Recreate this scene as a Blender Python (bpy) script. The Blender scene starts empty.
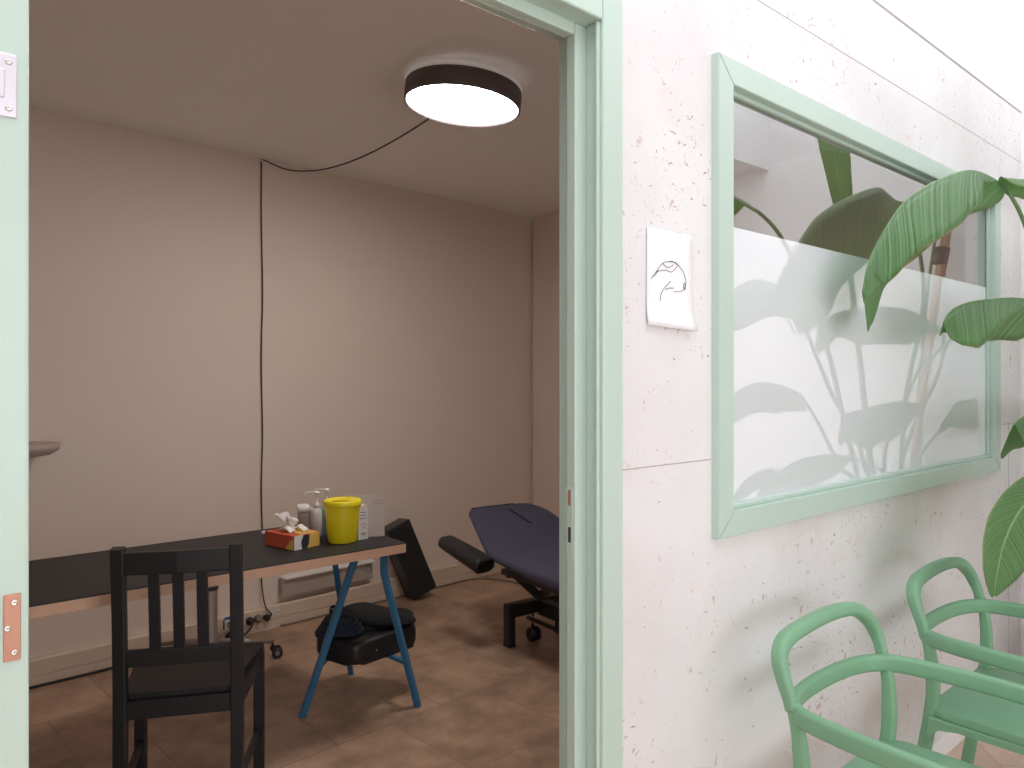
import bpy, bmesh, math, random
from mathutils import Vector, Matrix
from math import radians as R, sin, cos, pi, atan2, sqrt
random.seed(7)
scene = bpy.context.scene
COL = scene.collection
HC = 1.4            # camera height
F = 740.0           # focal length in pixels of the 1024 wide frame
HOR = 380.0         # horizon row

# ------------------------------------------------------------------ frames
TH1 = atan2(740, 860)          # the hall wall with the door and the window
TH2 = atan2(740, 762)          # the back wall of the treatment room
W1 = 1.049                     # distance of the hall wall's face
W2 = 3.975                     # distance of the back wall
S1 = Vector((cos(TH1), sin(TH1), 0)); N1 = Vector((-sin(TH1), cos(TH1), 0))
S2 = Vector((cos(TH2), sin(TH2), 0)); N2 = Vector((-sin(TH2), cos(TH2), 0))
def P1(s, n, h=0): return S1*s + N1*n + Vector((0, 0, h))
def P2(s, n, h=0): return S2*s + N2*n + Vector((0, 0, h))
def ong(px, py, h=0.0):
    """point at height h seen at a place of the photograph"""
    d = F*(HC-h)/(py-HOR)
    return Vector(((px-512)/F*d, d, h))
def mir(px, py, d):
    """(s, n, h) in the hall of something d in front of the hall wall, seen mirrored in the window"""
    r = (px-512)/F; n = W1+d
    s = n*(S1.x*r+S1.y)/(N1.x*r+N1.y); dep = n/(N1.x*r+N1.y)
    return (s, W1-d, HC+(HOR-py)/F*dep)
def fro(px, py, d):
    """(s, n, h) of something d in front of the hall wall"""
    r = (px-512)/F; n = W1-d
    s = n*(S1.x*r+S1.y)/(N1.x*r+N1.y); dep = n/(N1.x*r+N1.y)
    return (s, n, HC+(HOR-py)/F*dep)

# ------------------------------------------------------------------ materials
def nodes(m):
    m.use_nodes = True
    return m.node_tree.nodes, m.node_tree.links, m.node_tree.nodes['Principled BSDF']
def srgb(c):
    return tuple(((x/255)/12.92 if x/255 <= .04045 else ((x/255+.055)/1.055)**2.4) for x in c)
def mat(name, col, rough=.5, var=.06, scale=12, metal=0.0, bump=0.0, spec=.5, coat=0.0):
    m = bpy.data.materials.new(name); n, l, b = nodes(m)
    c = srgb(col)
    tc = n.new('ShaderNodeTexCoord'); no = n.new('ShaderNodeTexNoise'); no.inputs['Scale'].default_value = scale
    no.inputs['Detail'].default_value = 5
    l.new(tc.outputs['Object'], no.inputs['Vector'])
    mx = n.new('ShaderNodeMix'); mx.data_type = 'RGBA'
    mx.inputs[6].default_value = (*[x*(1-var) for x in c], 1)
    mx.inputs[7].default_value = (*[min(1, x*(1+var)) for x in c], 1)
    l.new(no.outputs['Fac'], mx.inputs[0]); l.new(mx.outputs[2], b.inputs['Base Color'])
    b.inputs['Roughness'].default_value = rough; b.inputs['Metallic'].default_value = metal
    b.inputs['Specular IOR Level'].default_value = spec
    b.inputs['Coat Weight'].default_value = coat
    if bump:
        bp = n.new('ShaderNodeBump'); bp.inputs['Strength'].default_value = bump; bp.inputs['Distance'].default_value = .004
        l.new(no.outputs['Fac'], bp.inputs['Height']); l.new(bp.outputs['Normal'], b.inputs['Normal'])
    return m
def emit(name, col, strength):
    m = bpy.data.materials.new(name); n, l, b = nodes(m)
    b.inputs['Base Color'].default_value = (.8, .8, .8, 1)
    b.inputs['Emission Color'].default_value = (*col, 1); b.inputs['Emission Strength'].default_value = strength
    return m

def whitewash():
    m = bpy.data.materials.new('whitewashed_board'); n, l, b = nodes(m)
    tc = n.new('ShaderNodeTexCoord')
    mp = n.new('ShaderNodeMapping'); l.new(tc.outputs['Object'], mp.inputs['Vector'])
    big = n.new('ShaderNodeTexNoise'); big.inputs['Scale'].default_value = 2.2; big.inputs['Detail'].default_value = 6
    l.new(mp.outputs[0], big.inputs['Vector'])
    base = n.new('ShaderNodeValToRGB')
    base.color_ramp.elements[0].position = .3; base.color_ramp.elements[0].color = (*srgb((218, 214, 216)), 1)
    base.color_ramp.elements[1].position = .65; base.color_ramp.elements[1].color = (*srgb((230, 229, 231)), 1)
    l.new(big.outputs['Fac'], base.inputs['Fac'])
    last = base.outputs['Color']
    # chips and scratches of bare board showing through the wash
    wob = n.new('ShaderNodeTexNoise'); wob.inputs['Scale'].default_value = 9; wob.inputs['Detail'].default_value = 3
    l.new(mp.outputs[0], wob.inputs['Vector'])
    add = n.new('ShaderNodeMix'); add.data_type = 'RGBA'; add.blend_type = 'ADD'; add.inputs[0].default_value = .10
    l.new(mp.outputs[0], add.inputs[6]); l.new(wob.outputs['Color'], add.inputs[7])
    clump = n.new('ShaderNodeTexNoise'); clump.inputs['Scale'].default_value = 3.4; clump.inputs['Detail'].default_value = 3
    l.new(mp.outputs[0], clump.inputs['Vector'])
    def layer(last, scale, lo, hi, col, amount, stretch=(1, 1, 1), rot=0):
        mp2 = n.new('ShaderNodeMapping'); mp2.inputs['Scale'].default_value = stretch; mp2.inputs['Rotation'].default_value = (0, rot, 0)
        l.new(add.outputs[2], mp2.inputs['Vector'])
        t = n.new('ShaderNodeTexNoise'); t.inputs['Scale'].default_value = scale; t.inputs['Detail'].default_value = 2.5; t.inputs['Roughness'].default_value = .6
        l.new(mp2.outputs[0], t.inputs['Vector'])
        sm = n.new('ShaderNodeMath'); sm.operation = 'MULTIPLY_ADD'; sm.inputs[1].default_value = .22; sm.inputs[2].default_value = 0
        l.new(clump.outputs['Fac'], sm.inputs[0])
        ad = n.new('ShaderNodeMath'); ad.operation = 'ADD'; l.new(t.outputs['Fac'], ad.inputs[0]); l.new(sm.outputs[0], ad.inputs[1])
        rp = n.new('ShaderNodeMapRange'); rp.inputs[1].default_value = lo; rp.inputs[2].default_value = hi; rp.inputs[4].default_value = amount
        l.new(ad.outputs[0], rp.inputs[0])
        mx = n.new('ShaderNodeMix'); mx.data_type = 'RGBA'; mx.inputs[7].default_value = (*srgb(col), 1)
        l.new(rp.outputs[0], mx.inputs[0]); l.new(last, mx.inputs[6])
        return mx.outputs[2]
    last = layer(last, 42, .775, .86, (190, 150, 140), .75, (1, 1, .55), .5)
    last = layer(last, 62, .79, .85, (172, 134, 126), .9, (.5, 1, 1.2), -.6)
    last = layer(last, 95, .805, .86, (138, 104, 100), .95)
    last = layer(last, 150, .76, .86, (214, 184, 180), .8, (1, 1, .7), .3)
    last = layer(last, 7, .70, .92, (222, 200, 198), .5)
    l.new(last, b.inputs['Base Color'])
    b.inputs['Roughness'].default_value = .55; b.inputs['Specular IOR Level'].default_value = .3
    return m

def leaf_mat():
    m = bpy.data.materials.new('banana_leaf'); n, l, b = nodes(m)
    uv = n.new('ShaderNodeUVMap'); sx = n.new('ShaderNodeSeparateXYZ'); l.new(uv.outputs[0], sx.inputs[0])
    # v: -1..1 across (stored 0..1), u along the midrib
    ab = n.new('ShaderNodeMath'); ab.operation = 'MULTIPLY_ADD'; ab.inputs[1].default_value = 2; ab.inputs[2].default_value = -1
    l.new(sx.outputs[1], ab.inputs[0])
    av = n.new('ShaderNodeMath'); av.operation = 'ABSOLUTE'; l.new(ab.outputs[0], av.inputs[0])
    # veins run outward and forward from the midrib
    vc = n.new('ShaderNodeMath'); vc.operation = 'MULTIPLY_ADD'; vc.inputs[1].default_value = -.14
    l.new(av.outputs[0], vc.inputs[0]); l.new(sx.outputs[0], vc.inputs[2])
    nz = n.new('ShaderNodeTexNoise'); nz.noise_dimensions = '1D'; nz.inputs['Scale'].default_value = 62; nz.inputs['Detail'].default_value = 3
    l.new(vc.outputs[0], nz.inputs['W'])
    rp = n.new('ShaderNodeValToRGB'); e = rp.color_ramp.elements
    e[0].position = .35; e[0].color = (*srgb((72, 116, 70)), 1); e[1].position = .75; e[1].color = (*srgb((140, 176, 128)), 1)
    l.new(nz.outputs['Fac'], rp.inputs['Fac'])
    rib = n.new('ShaderNodeMapRange'); rib.inputs[1].default_value = .02; rib.inputs[2].default_value = .05; rib.inputs[3].default_value = 1; rib.inputs[4].default_value = 0
    l.new(av.outputs[0], rib.inputs[0])
    m1 = n.new('ShaderNodeMix'); m1.data_type = 'RGBA'; m1.inputs[7].default_value = (*srgb((176, 205, 150)), 1)
    l.new(rib.outputs[0], m1.inputs[0]); l.new(rp.outputs[0], m1.inputs[6])
    ed = n.new('ShaderNodeMapRange'); ed.inputs[1].default_value = .965; ed.inputs[2].default_value = .99
    l.new(av.outputs[0], ed.inputs[0])
    m2 = n.new('ShaderNodeMix'); m2.data_type = 'RGBA'; m2.inputs[7].default_value = (*srgb((176, 158, 104)), 1)
    l.new(ed.outputs[0], m2.inputs[0]); l.new(m1.outputs[2], m2.inputs[6])
    l.new(m2.outputs[2], b.inputs['Base Color'])
    b.inputs['Roughness'].default_value = .38; b.inputs['Specular IOR Level'].default_value = .8
    bp = n.new('ShaderNodeBump'); bp.inputs['Strength'].default_value = .5; bp.inputs['Distance'].default_value = .01
    l.new(nz.outputs['Fac'], bp.inputs['Height']); l.new(bp.outputs[0], b.inputs['Normal'])
    tr = n.new('ShaderNodeBsdfTranslucent'); tr.inputs['Color'].default_value = (*srgb((158, 214, 84)), 1)
    mx = n.new('ShaderNodeMixShader'); mx.inputs[0].default_value = .42
    out = n['Material Output']
    l.new(b.outputs[0], mx.inputs[1]); l.new(tr.outputs[0], mx.inputs[2]); l.new(mx.outputs[0], out.inputs[0])
    return m

def glass_mat(name, frosted):
    """double glazing: Fresnel reflection of several panes over a clear or a white film-covered body"""
    m = bpy.data.materials.new(name); m.use_nodes = True; n, l = m.node_tree.nodes, m.node_tree.links
    n.clear(); out = n.new('ShaderNodeOutputMaterial')
    fr = n.new('ShaderNodeFresnel'); fr.inputs['IOR'].default_value = 3.3 if frosted else 5.5
    gl = n.new('ShaderNodeBsdfGlossy'); gl.inputs['Roughness'].default_value = .0; gl.inputs['Color'].default_value = (.95, .975, 1.0, 1)
    if frosted:
        no = n.new('ShaderNodeTexNoise'); no.inputs['Scale'].default_value = 1.5
        rp = n.new('ShaderNodeValToRGB')
        rp.color_ramp.elements[0].color = (*srgb((240, 244, 250)), 1); rp.color_ramp.elements[1].color = (*srgb((243, 247, 252)), 1)
        l.new(no.outputs['Fac'], rp.inputs[0])
        df = n.new('ShaderNodeBsdfDiffuse'); l.new(rp.outputs[0], df.inputs[0])
        tl = n.new('ShaderNodeBsdfTranslucent'); tl.inputs[0].default_value = (.85, .86, .87, 1)
        body = n.new('ShaderNodeMixShader'); body.inputs[0].default_value = .08
        l.new(df.outputs[0], body.inputs[1]); l.new(tl.outputs[0], body.inputs[2])
    else:
        body = n.new('ShaderNodeBsdfTransparent'); body.inputs[0].default_value = (.93, .94, .94, 1)
    mx = n.new('ShaderNodeMixShader')
    ge = n.new('ShaderNodeNewGeometry'); bf = n.new('ShaderNodeMath'); bf.operation = 'SUBTRACT'; bf.inputs[0].default_value = 1
    l.new(ge.outputs['Backfacing'], bf.inputs[1])
    mu = n.new('ShaderNodeMath'); mu.operation = 'MULTIPLY'; l.new(fr.outputs[0], mu.inputs[0]); l.new(bf.outputs[0], mu.inputs[1])
    l.new(mu.outputs[0], mx.inputs[0]); l.new(body.outputs[0], mx.inputs[1]); l.new(gl.outputs[0], mx.inputs[2])
    l.new(mx.outputs[0], out.inputs[0])
    return m

def tile_mat(name, c1, c2, joint, size, rough, ang=0, jw=.004):
    m = bpy.data.materials.new(name); n, l, b = nodes(m)
    tc = n.new('ShaderNodeTexCoord'); mp = n.new('ShaderNodeMapping'); mp.inputs['Rotation'].default_value = (0, 0, ang)
    l.new(tc.outputs['Object'], mp.inputs[0])
    br = n.new('ShaderNodeTexBrick'); br.offset = .5; br.inputs['Scale'].default_value = 1
    br.inputs['Brick Width'].default_value = size; br.inputs['Row Height'].default_value = size; br.inputs['Mortar Size'].default_value = jw
    br.inputs['Color1'].default_value = (.2, .2, .2, 1); br.inputs['Color2'].default_value = (.8, .8, .8, 1); br.inputs['Mortar'].default_value = (.35, .35, .35, 1)
    l.new(mp.outputs[0], br.inputs['Vector'])
    no = n.new('ShaderNodeTexNoise'); no.inputs['Scale'].default_value = 5; no.inputs['Detail'].default_value = 9; no.inputs['Roughness'].default_value = .65
    l.new(mp.outputs[0], no.inputs['Vector'])
    a = n.new('ShaderNodeMix'); a.data_type = 'RGBA'; a.inputs[0].default_value = .22
    l.new(no.outputs['Fac'], a.inputs[6]); l.new(br.outputs['Color'], a.inputs[7])
    rp = n.new('ShaderNodeValToRGB'); e = rp.color_ramp.elements
    e[0].position = .37; e[0].color = (*srgb(c1), 1); e[1].position = .64; e[1].color = (*srgb(c2), 1)
    l.new(a.outputs[2], rp.inputs[0])
    mx = n.new('ShaderNodeMix'); mx.data_type = 'RGBA'; mx.inputs[7].default_value = (*srgb(joint), 1)
    l.new(br.outputs['Fac'], mx.inputs[0]); l.new(rp.outputs[0], mx.inputs[6])
    l.new(mx.outputs[2], b.inputs['Base Color']); b.inputs['Roughness'].default_value = rough
    return m

M = dict(
    wash=whitewash(),
    white=mat('white_plaster', (240, 238, 238), .7, .015, 3),
    room=mat('beige_plaster', (226, 211, 199), .8, .03, 1.5),
    roomceil=mat('ceiling_plaster', (245, 241, 238), .85, .02, 1.5),
    mint=mat('mint_paint', (187, 207, 197), .38, .02, 5, coat=.1),
    steel=mat('brushed_steel', (225, 222, 232), .3, .03, 40, metal=.85),
    chrome=mat('chrome', (215, 210, 208), .12, .02, 40, metal=1),
    coppertone=mat('copper_toned_metal', (192, 142, 122), .35, .05, 30, metal=.5),
    satin=mat('satin_steel', (160, 148, 142), .5, .04, 30, metal=.7),
    black=mat('black_lacquer', (27, 28, 33), .42, .08, 25),
    vinyl=mat('black_vinyl', (34, 36, 39), .35, .1, 90, bump=.1),
    blackfab=mat('black_fabric', (20, 20, 22), .9, .2, 120, bump=.3),
    navy=mat('navy_cover', (70, 70, 90), .85, .08, 60, bump=.15),
    navycloth=mat('navy_cloth', (36, 45, 62), .9, .12, 60, bump=.3),
    charcoal=mat('charcoal_metal', (42, 42, 46), .5, .06, 30),
    desk=mat('black_linoleum', (30, 31, 35), .55, .05, 30),
    ply=mat('birch_plywood', (214, 176, 150), .6, .08, 30),
    blue=mat('blue_steel', (58, 122, 166), .4, .04, 20),
    lampblk=mat('lamp_housing', (92, 84, 88), .5, .03, 20),
    lamp=emit('lamp_light', (1, .93, .87), 36.0),
    plateglow=emit('plate_added_glow', (1, .95, .90), .10),  # faint glow put into the lamp's white mounting plate
    cord=mat('brown_cord', (70, 54, 46), .7, .05, 30),
    blackcord=mat('black_cord', (28, 26, 26), .6, .05, 30),
    greycord=mat('grey_cord', (128, 112, 100), .6, .05, 30),
    trunk=mat('trunking_white', (214, 196, 178), .5, .02, 4),
    greybox=mat('grey_panel', (176, 164, 154), .55, .02, 4),
    plastic=mat('white_plastic', (232, 228, 226), .4, .02, 20),
    bottle=mat('milky_bottle', (206, 204, 200), .3, .03, 20),
    teal=mat('teal_bottle', (142, 176, 172), .3, .03, 20),
    yellow=mat('yellow_plastic', (238, 222, 30), .4, .02, 20),
    red=mat('orange_red_card', (206, 88, 62), .55, .12, 14),
    cardyel=mat('yellow_card', (226, 186, 96), .55, .06, 14),
    paper=mat('paper', (244, 243, 246), .8, .01, 20),
    sign=mat('grey_paper', (186, 175, 168), .5, .01, 20),
    ink=mat('ink', (44, 44, 52), .8, .05, 50),
    greyink=mat('pencil', (110, 110, 120), .8, .05, 50),
    tissue=mat('tissue', (238, 232, 228), .9, .02, 20),
    bluesticker=mat('blue_sticker', (70, 100, 160), .5, .02, 20),
    green=mat('green_plastic', (122, 168, 134), .42, .02, 20),
    leaf=leaf_mat(),
    stem=mat('leaf_stalk', (104, 140, 92), .45, .1, 12),
    bamboo=mat('wooden_stake', (196, 160, 132), .6, .12, 14),
    tape=mat('grey_tape', (92, 84, 88), .6, .05, 20),
    terra=mat('grey_pot', (196, 190, 186), .6, .04, 8),
    soil=mat('soil', (62, 48, 40), .95, .3, 60, bump=.5),
    clear=glass_mat('clear_glazing', False), film=glass_mat('frosted_glazing', True),
    floor=tile_mat('brown_tile', (140, 114, 96), (190, 158, 134), (146, 119, 101), .5, .42, -TH2, .003),
    hallfloor=tile_mat('hall_tile', (205, 176, 156), (222, 196, 178), (190, 165, 148), .45, .5, -TH1, .003),
    grille=mat('shadow_gap', (70, 62, 56), .8, .05, 20),
    wallfit=mat('grey_wall_fitting', (186, 170, 162), .6, .03, 10),
    sky=emit('skylight_daylight', (.91, .955, 1.0), 1.85), addedfill=emit('added_fill_light', (.91, .955, 1.0), 2.75),  # the second one is for the added panel at the rear of the hall
)

# ------------------------------------------------------------------ mesh helpers
class MB:
    def __init__(s): s.bm = bmesh.new(); s.uv = None
    def box(s, c, size, rot=None, bev=0.0, seg=2):
        r = bmesh.ops.create_cube(s.bm, size=1)
        vs = r['verts']
        bmesh.ops.scale(s.bm, vec=size, verts=vs)
        if bev:
            es = list({e for v in vs for e in v.link_edges})
            rr = bmesh.ops.bevel(s.bm, geom=vs+es, offset=bev, segments=seg, profile=.5, affect='EDGES')
            vs = list({v for f in rr['faces'] for v in f.verts} | {v for v in vs if v.is_valid})
        if rot is not None: bmesh.ops.rotate(s.bm, cent=(0, 0, 0), matrix=rot, verts=vs)
        bmesh.ops.translate(s.bm, vec=c, verts=vs)
        return s
    def bar(s, a, b, w, t, up=(0, 0, 1), bev=0.0):
        """rectangular bar from a to b, w across, t along up"""
        a, b = Vector(a), Vector(b); z = (b-a); L = z.length; z.normalize()
        u = Vector(up); x = u.cross(z)
        if x.length < 1e-4: x = Vector((1, 0, 0)).cross(z)
        x.normalize(); y = z.cross(x)
        m = Matrix((x, y, z)).transposed()
        return s.box((a+b)/2, (w, t, L), m, bev)
    def sweep(s, pts, prof, closed=False, up=None, smooth=True, scales=None, cap=True):
        pts = [Vector(p) for p in pts]; n = len(pts); rings = []
        prevx = None
        for i, p in enumerate(pts):
            if closed: t = pts[(i+1) % n]-pts[i-1]
            else: t = pts[min(i+1, n-1)]-pts[max(i-1, 0)]
            t.normalize()
            if up is not None:
                u = Vector(up[i]) if isinstance(up, list) else Vector(up)
                x = u.cross(t)
                if x.length < 1e-3: x = prevx or t.orthogonal()
            elif prevx is None: x = t.orthogonal()
            else: x = prevx - t*prevx.dot(t)
            x.normalize(); prevx = x; y = t.cross(x)
            k = scales[i] if scales else 1
            rings.append([s.bm.verts.new(p+x*a*k+y*b*k) for a, b in prof])
        m = len(prof); fs = []
        for i in range(n if closed else n-1):
            A, B = rings[i], rings[(i+1) % n]
            for j in range(m):
                f = s.bm.faces.new((A[j], A[(j+1) % m], B[(j+1) % m], B[j])); f.smooth = smooth
        if not closed and cap:
            s.bm.faces.new(list(reversed(rings[0]))); s.bm.faces.new(rings[-1])
        return s
    def tube(s, pts, r, seg=10, closed=False, scales=None):
        return s.sweep(pts, [(r*cos(2*pi*k/seg), r*sin(2*pi*k/seg)) for k in range(seg)], closed, None, True, scales)
    def lathe(s, prof, c=(0, 0, 0), seg=32, rot=None, smooth=True):
        """prof: (radius, z) list; closed at the ends"""
        c = Vector(c); rings = []
        for r, z in prof:
            ring = []
            for k in range(seg):
                a = 2*pi*k/seg; v = Vector((r*cos(a), r*sin(a), z))
                if rot is not None: v = rot @ v
                ring.append(s.bm.verts.new(v+c))
            rings.append(ring)
        for A, B in zip(rings, rings[1:]):
            for j in range(seg):
                f = s.bm.faces.new((A[j], A[(j+1) % seg], B[(j+1) % seg], B[j])); f.smooth = smooth
        s.bm.faces.new(list(reversed(rings[0]))); s.bm.faces.new(rings[-1])
        return s
    def prism(s, poly, z0, z1, fn=None, bev=0):
        """poly in x, y pushed from z0 to z1; fn maps the points afterwards"""
        fn = fn or (lambda v: v)
        lo = [s.bm.verts.new(fn(Vector((x, y, z0)))) for x, y in poly]
        hi = [s.bm.verts.new(fn(Vector((x, y, z1)))) for x, y in poly]
        n = len(poly); faces = [s.bm.faces.new(list(reversed(lo))), s.bm.faces.new(hi)]
        for i in range(n): faces.append(s.bm.faces.new((lo[i], lo[(i+1) % n], hi[(i+1) % n], hi[i])))
        if bev:
            es = list({e for f in faces[:2] for e in f.edges})
            bmesh.ops.bevel(s.bm, geom=es, offset=bev, segments=3, profile=.5, affect='EDGES')
        return s
    def build(s, name, m, parent=None, loc=None, rotz=0, smooth=None, sub=0, solid=0):
        bmesh.ops.recalc_face_normals(s.bm, faces=s.bm.faces[:])
        me = bpy.data.meshes.new(name)
        if smooth is not None:
            for f in s.bm.faces: f.smooth = smooth
        s.bm.to_mesh(me); s.bm.free()
        me.materials.append(m)
        o = bpy.data.objects.new(name, me); COL.objects.link(o)
        if parent is not None: o.parent = parent
        if loc is not None: o.location = loc
        o.rotation_euler = (0, 0, rotz)
        if solid:
            md = o.modifiers.new('solid', 'SOLIDIFY'); md.thickness = solid; md.offset = 0
        if sub:
            md = o.modifiers.new('sub', 'SUBSURF'); md.levels = sub; md.render_levels = sub
        return o
def thing(name, label, cat, loc=(0, 0, 0), rotz=0, group=None):
    o = bpy.data.objects.new(name, None); COL.objects.link(o)
    o.location = loc; o.rotation_euler = (0, 0, rotz); o.empty_display_size = .1
    o['label'] = label; o['category'] = cat
    if group: o['group'] = group
    return o
def tag(o, label, cat, group=None, kind=None):
    o['label'] = label; o['category'] = cat
    if group: o['group'] = group
    if kind: o['kind'] = kind
    return o
def struct(o): o['kind'] = 'structure'; return o
def dup(o, parent=None):
    c = o.copy(); COL.objects.link(c)
    if parent is not None: c.parent = parent
    for ch in list(o.children): dup(ch, c)
    return c
def spline(pts, n=8, closed=False):
    pts = [Vector(p) for p in pts]; out = []; m = len(pts)
    rng = range(m if closed else m-1)
    for i in rng:
        if closed: p0, p1, p2, p3 = pts[i-1], pts[i], pts[(i+1) % m], pts[(i+2) % m]
        else: p0, p1, p2, p3 = pts[max(i-1, 0)], pts[i], pts[i+1], pts[min(i+2, m-1)]
        for k in range(n):
            t = k/n
            out.append(.5*((2*p1)+(p2-p0)*t+(2*p0-5*p1+4*p2-p3)*t*t+(3*p1-p0-3*p2+p3)*t**3))
    if not closed: out.append(pts[-1])
    return out
def rrect(w, t, r=None, k=4):
    """rounded rectangle profile"""
    r = min(w, t)*.45 if r is None else r; out = []
    for cx, cy, a0 in ((w/2-r, t/2-r, 0), (-w/2+r, t/2-r, 90), (-w/2+r, -t/2+r, 180), (w/2-r, -t/2+r, 270)):
        for i in range(k+1):
            a = R(a0+90*i/k); out.append((cx+r*cos(a), cy+r*sin(a)))
    return out
def rpoly(pts, r, k=5):
    """round the corners of a polygon"""
    out = []; n = len(pts); rr = r if isinstance(r, (list, tuple)) else [r]*n
    for i in range(n):
        p0, p, p1 = Vector(pts[i-1]), Vector(pts[i]), Vector(pts[(i+1) % n])
        a = (p0-p); b = (p1-p); q = min(rr[i], a.length*.48, b.length*.48)
        A = p+a.normalized()*q; B = p+b.normalized()*q
        for j in range(k+1):
            t = j/k; out.append(tuple((1-t)**2*A+2*t*(1-t)*p+t*t*B))
    return out

# ================================================================== SETTING
CEIL = 2.65; HCEIL = 2.63; WT = .10
DS0, DS1, DH = .1384, 1.141, 2.145           # door opening
WS0, WS1, WH0, WH1 = 1.61, 3.56, 1.075, 2.13  # glass opening
END = 3.978; SKY = 1.236
def f1(o): o.rotation_euler = (0, 0, TH1); return o

w = MB()
def wp(s0, s1, h0, h1): w.box(((s0+s1)/2, W1+WT/2, (h0+h1)/2), (s1-s0, WT, h1-h0))
top = HCEIL
wp(-2.6, DS0-.03, 0, top); wp(DS0-.03, DS1+.03, DH+.03, top); wp(DS1+.03, WS0-.03, 0, top)
wp(WS0-.03, WS1+.03, 0, WH0-.03); wp(WS0-.03, WS1+.03, WH1+.03, top); wp(WS1+.03, END, 0, top)
struct(f1(w.build('wall_front', M['wash'])))
# thin joints between the boards
g = MB()
for s0, s1, h in ((DS1+.068, WS0-.07, 1.207), (WS1+.07, END, 1.207), (DS1+.068, END, 2.395)):
    g.box(((s0+s1)/2, W1, h), (s1-s0, .0012, .0026))
g.box((3.80, W1, .62), (.0026, .0012, 1.17))
g.box(((-2.6+END)/2, W1-.0005, HCEIL-.004), (END+2.6, .003, .006))
struct(f1(g.build('trim_1', mat('board_joint', (176, 168, 168), .8))))
# hall shell
w = MB(); w.box((END+.05, W1-2, HCEIL/2), (.1, 4.2, HCEIL)); struct(f1(w.build('wall_right', M['white'])))
w = MB(); w.box((.7, W1-4.05, HCEIL/2), (6.8, .1, HCEIL)); struct(f1(w.build('wall_rear', M['white'])))
w = MB(); w.box((-2.65, W1-2, HCEIL/2), (.1, 4.2, HCEIL)); struct(f1(w.build('wall_left', M['white'])))
w = MB(); w.box((.7, W1-SKY-1.5, HCEIL+.06), (6.8, 3.0, .12)); struct(f1(w.build('ceiling', M['white'])))
WELL = .55
w = MB()
w.box((.7, W1+.05, HCEIL+WELL/2), (6.8, .1, WELL)); w.box((.7, W1-SKY-.05, HCEIL+WELL/2+.06), (6.8, .1, WELL-.12))
w.box((END+.05, W1-SKY/2, HCEIL+WELL/2), (.1, SKY, WELL)); w.box((-2.65, W1-SKY/2, HCEIL+WELL/2), (.1, SKY, WELL))
struct(f1(w.build('trim_2', M['white'])))
w = MB(); w.box((.7, W1-SKY/2, HCEIL+WELL+.01), (6.8, SKY+.2, .02)); struct(f1(w.build('window_2', M['sky'])))
w = MB(); w.box((.6, W1-4.0+.012, 1.45), (4.6, .02, 1.7)); struct(f1(w.build('added_light_panel', M['addedfill'])))  # added glowing panel behind the camera, evens out light on the hall wall
w = MB(); w.box((.7, W1-2+.08, -.05), (6.8, 4.2, .1)); struct(f1(w.build('floor', M['hallfloor'])))
w = MB(); w.box(((DS1+.068+END)/2, W1-.006, .032), (END-DS1-.068, .012, .064), bev=.002); struct(f1(w.build('baseboard_front', M['white'])))
w = MB(); w.box((END-.006, W1-2, .032), (.012, 3.9, .064), bev=.002); struct(f1(w.build('baseboard_right', M['white'])))

# treatment room shell (a few degrees off the hall)
SR = 4.058; SL = -.75
def xroom(s2, n1):
    """point with s2 in the room frame on the hall wall's inner plane n1"""
    d = TH2-TH1; s = (s2-sin(d)*n1)/cos(d)
    return P1(s, n1)
corn = [xroom(SL, W1+WT), xroom(SR, W1+WT), P2(SR, W2), P2(SL, W2)]
w = MB(); w.prism([(p.x, p.y) for p in corn], CEIL, CEIL+.1); struct(w.build('ceiling_room', M['roomceil'])).name = 'ceiling.001'
w = MB(); w.prism([(p.x, p.y) for p in (corn[0]-N1*.02, corn[1]-N1*.02, corn[2], corn[3])], -.1, .0005); struct(w.build('floor.001', M['floor']))
def f2(o): o.rotation_euler = (0, 0, TH2); return o
w = MB(); w.box(((SR+SL)/2, W2+.05, CEIL/2), (SR-SL+.2, .1, CEIL)); struct(f2(w.build('wall_back', M['room'])))
w = MB(); w.box((SR+.05, W2-1.5, CEIL/2), (.1, 2.95, CEIL)); struct(f2(w.build('wall_right.001', M['room'])))
w = MB(); w.box((SL-.05, W2-1.5, CEIL/2), (.1, 2.95, CEIL)); struct(f2(w.build('wall_left.001', M['room'])))
# inner lining of the hall wall, painted like the room
w = MB()
def wq(s0, s1, h0, h1): w.box(((s0+s1)/2, W1+WT+.004, (h0+h1)/2), (s1-s0, .008, h1-h0))
a0, a1 = -1.2, END
wq(a0, DS0-.03, 0, CEIL); wq(DS0-.03, DS1+.03, DH+.03, CEIL); wq(DS1+.03, WS0-.03, 0, CEIL)
wq(WS0-.03, WS1+.03, 0, WH0-.03); wq(WS0-.03, WS1+.03, WH1+.03, CEIL); wq(WS1+.03, a1, 0, CEIL)
struct(f1(w.build('wall_front.001', M['room'])))
# skirting trunk along the back wall
def skirt(L0, L1, fn):
    m = MB(); prof = [(0, 0), (-.046, 0), (-.046, .046), (-.041, .050), (-.046, .054), (-.046, .122), (-.041, .130), (0, .130)]
    return m
m = MB()
prof = [(0, 0), (-.046, 0), (-.046, .045), (-.040, .049), (-.046, .053), (-.046, .120), (-.040, .128), (0, .128)]
a = [m.bm.verts.new((SL, W2+p, q)) for p, q in prof]; b = [m.bm.verts.new((SR, W2+p, q)) for p, q in prof]
for i in range(len(prof)): m.bm.faces.new((a[i], a[(i+1) % 8], b[(i+1) % 8], b[i]))
m.bm.faces.new(a); m.bm.faces.new(list(reversed(b)))
struct(f2(m.build('baseboard_back', M['trunk'])))

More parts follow.
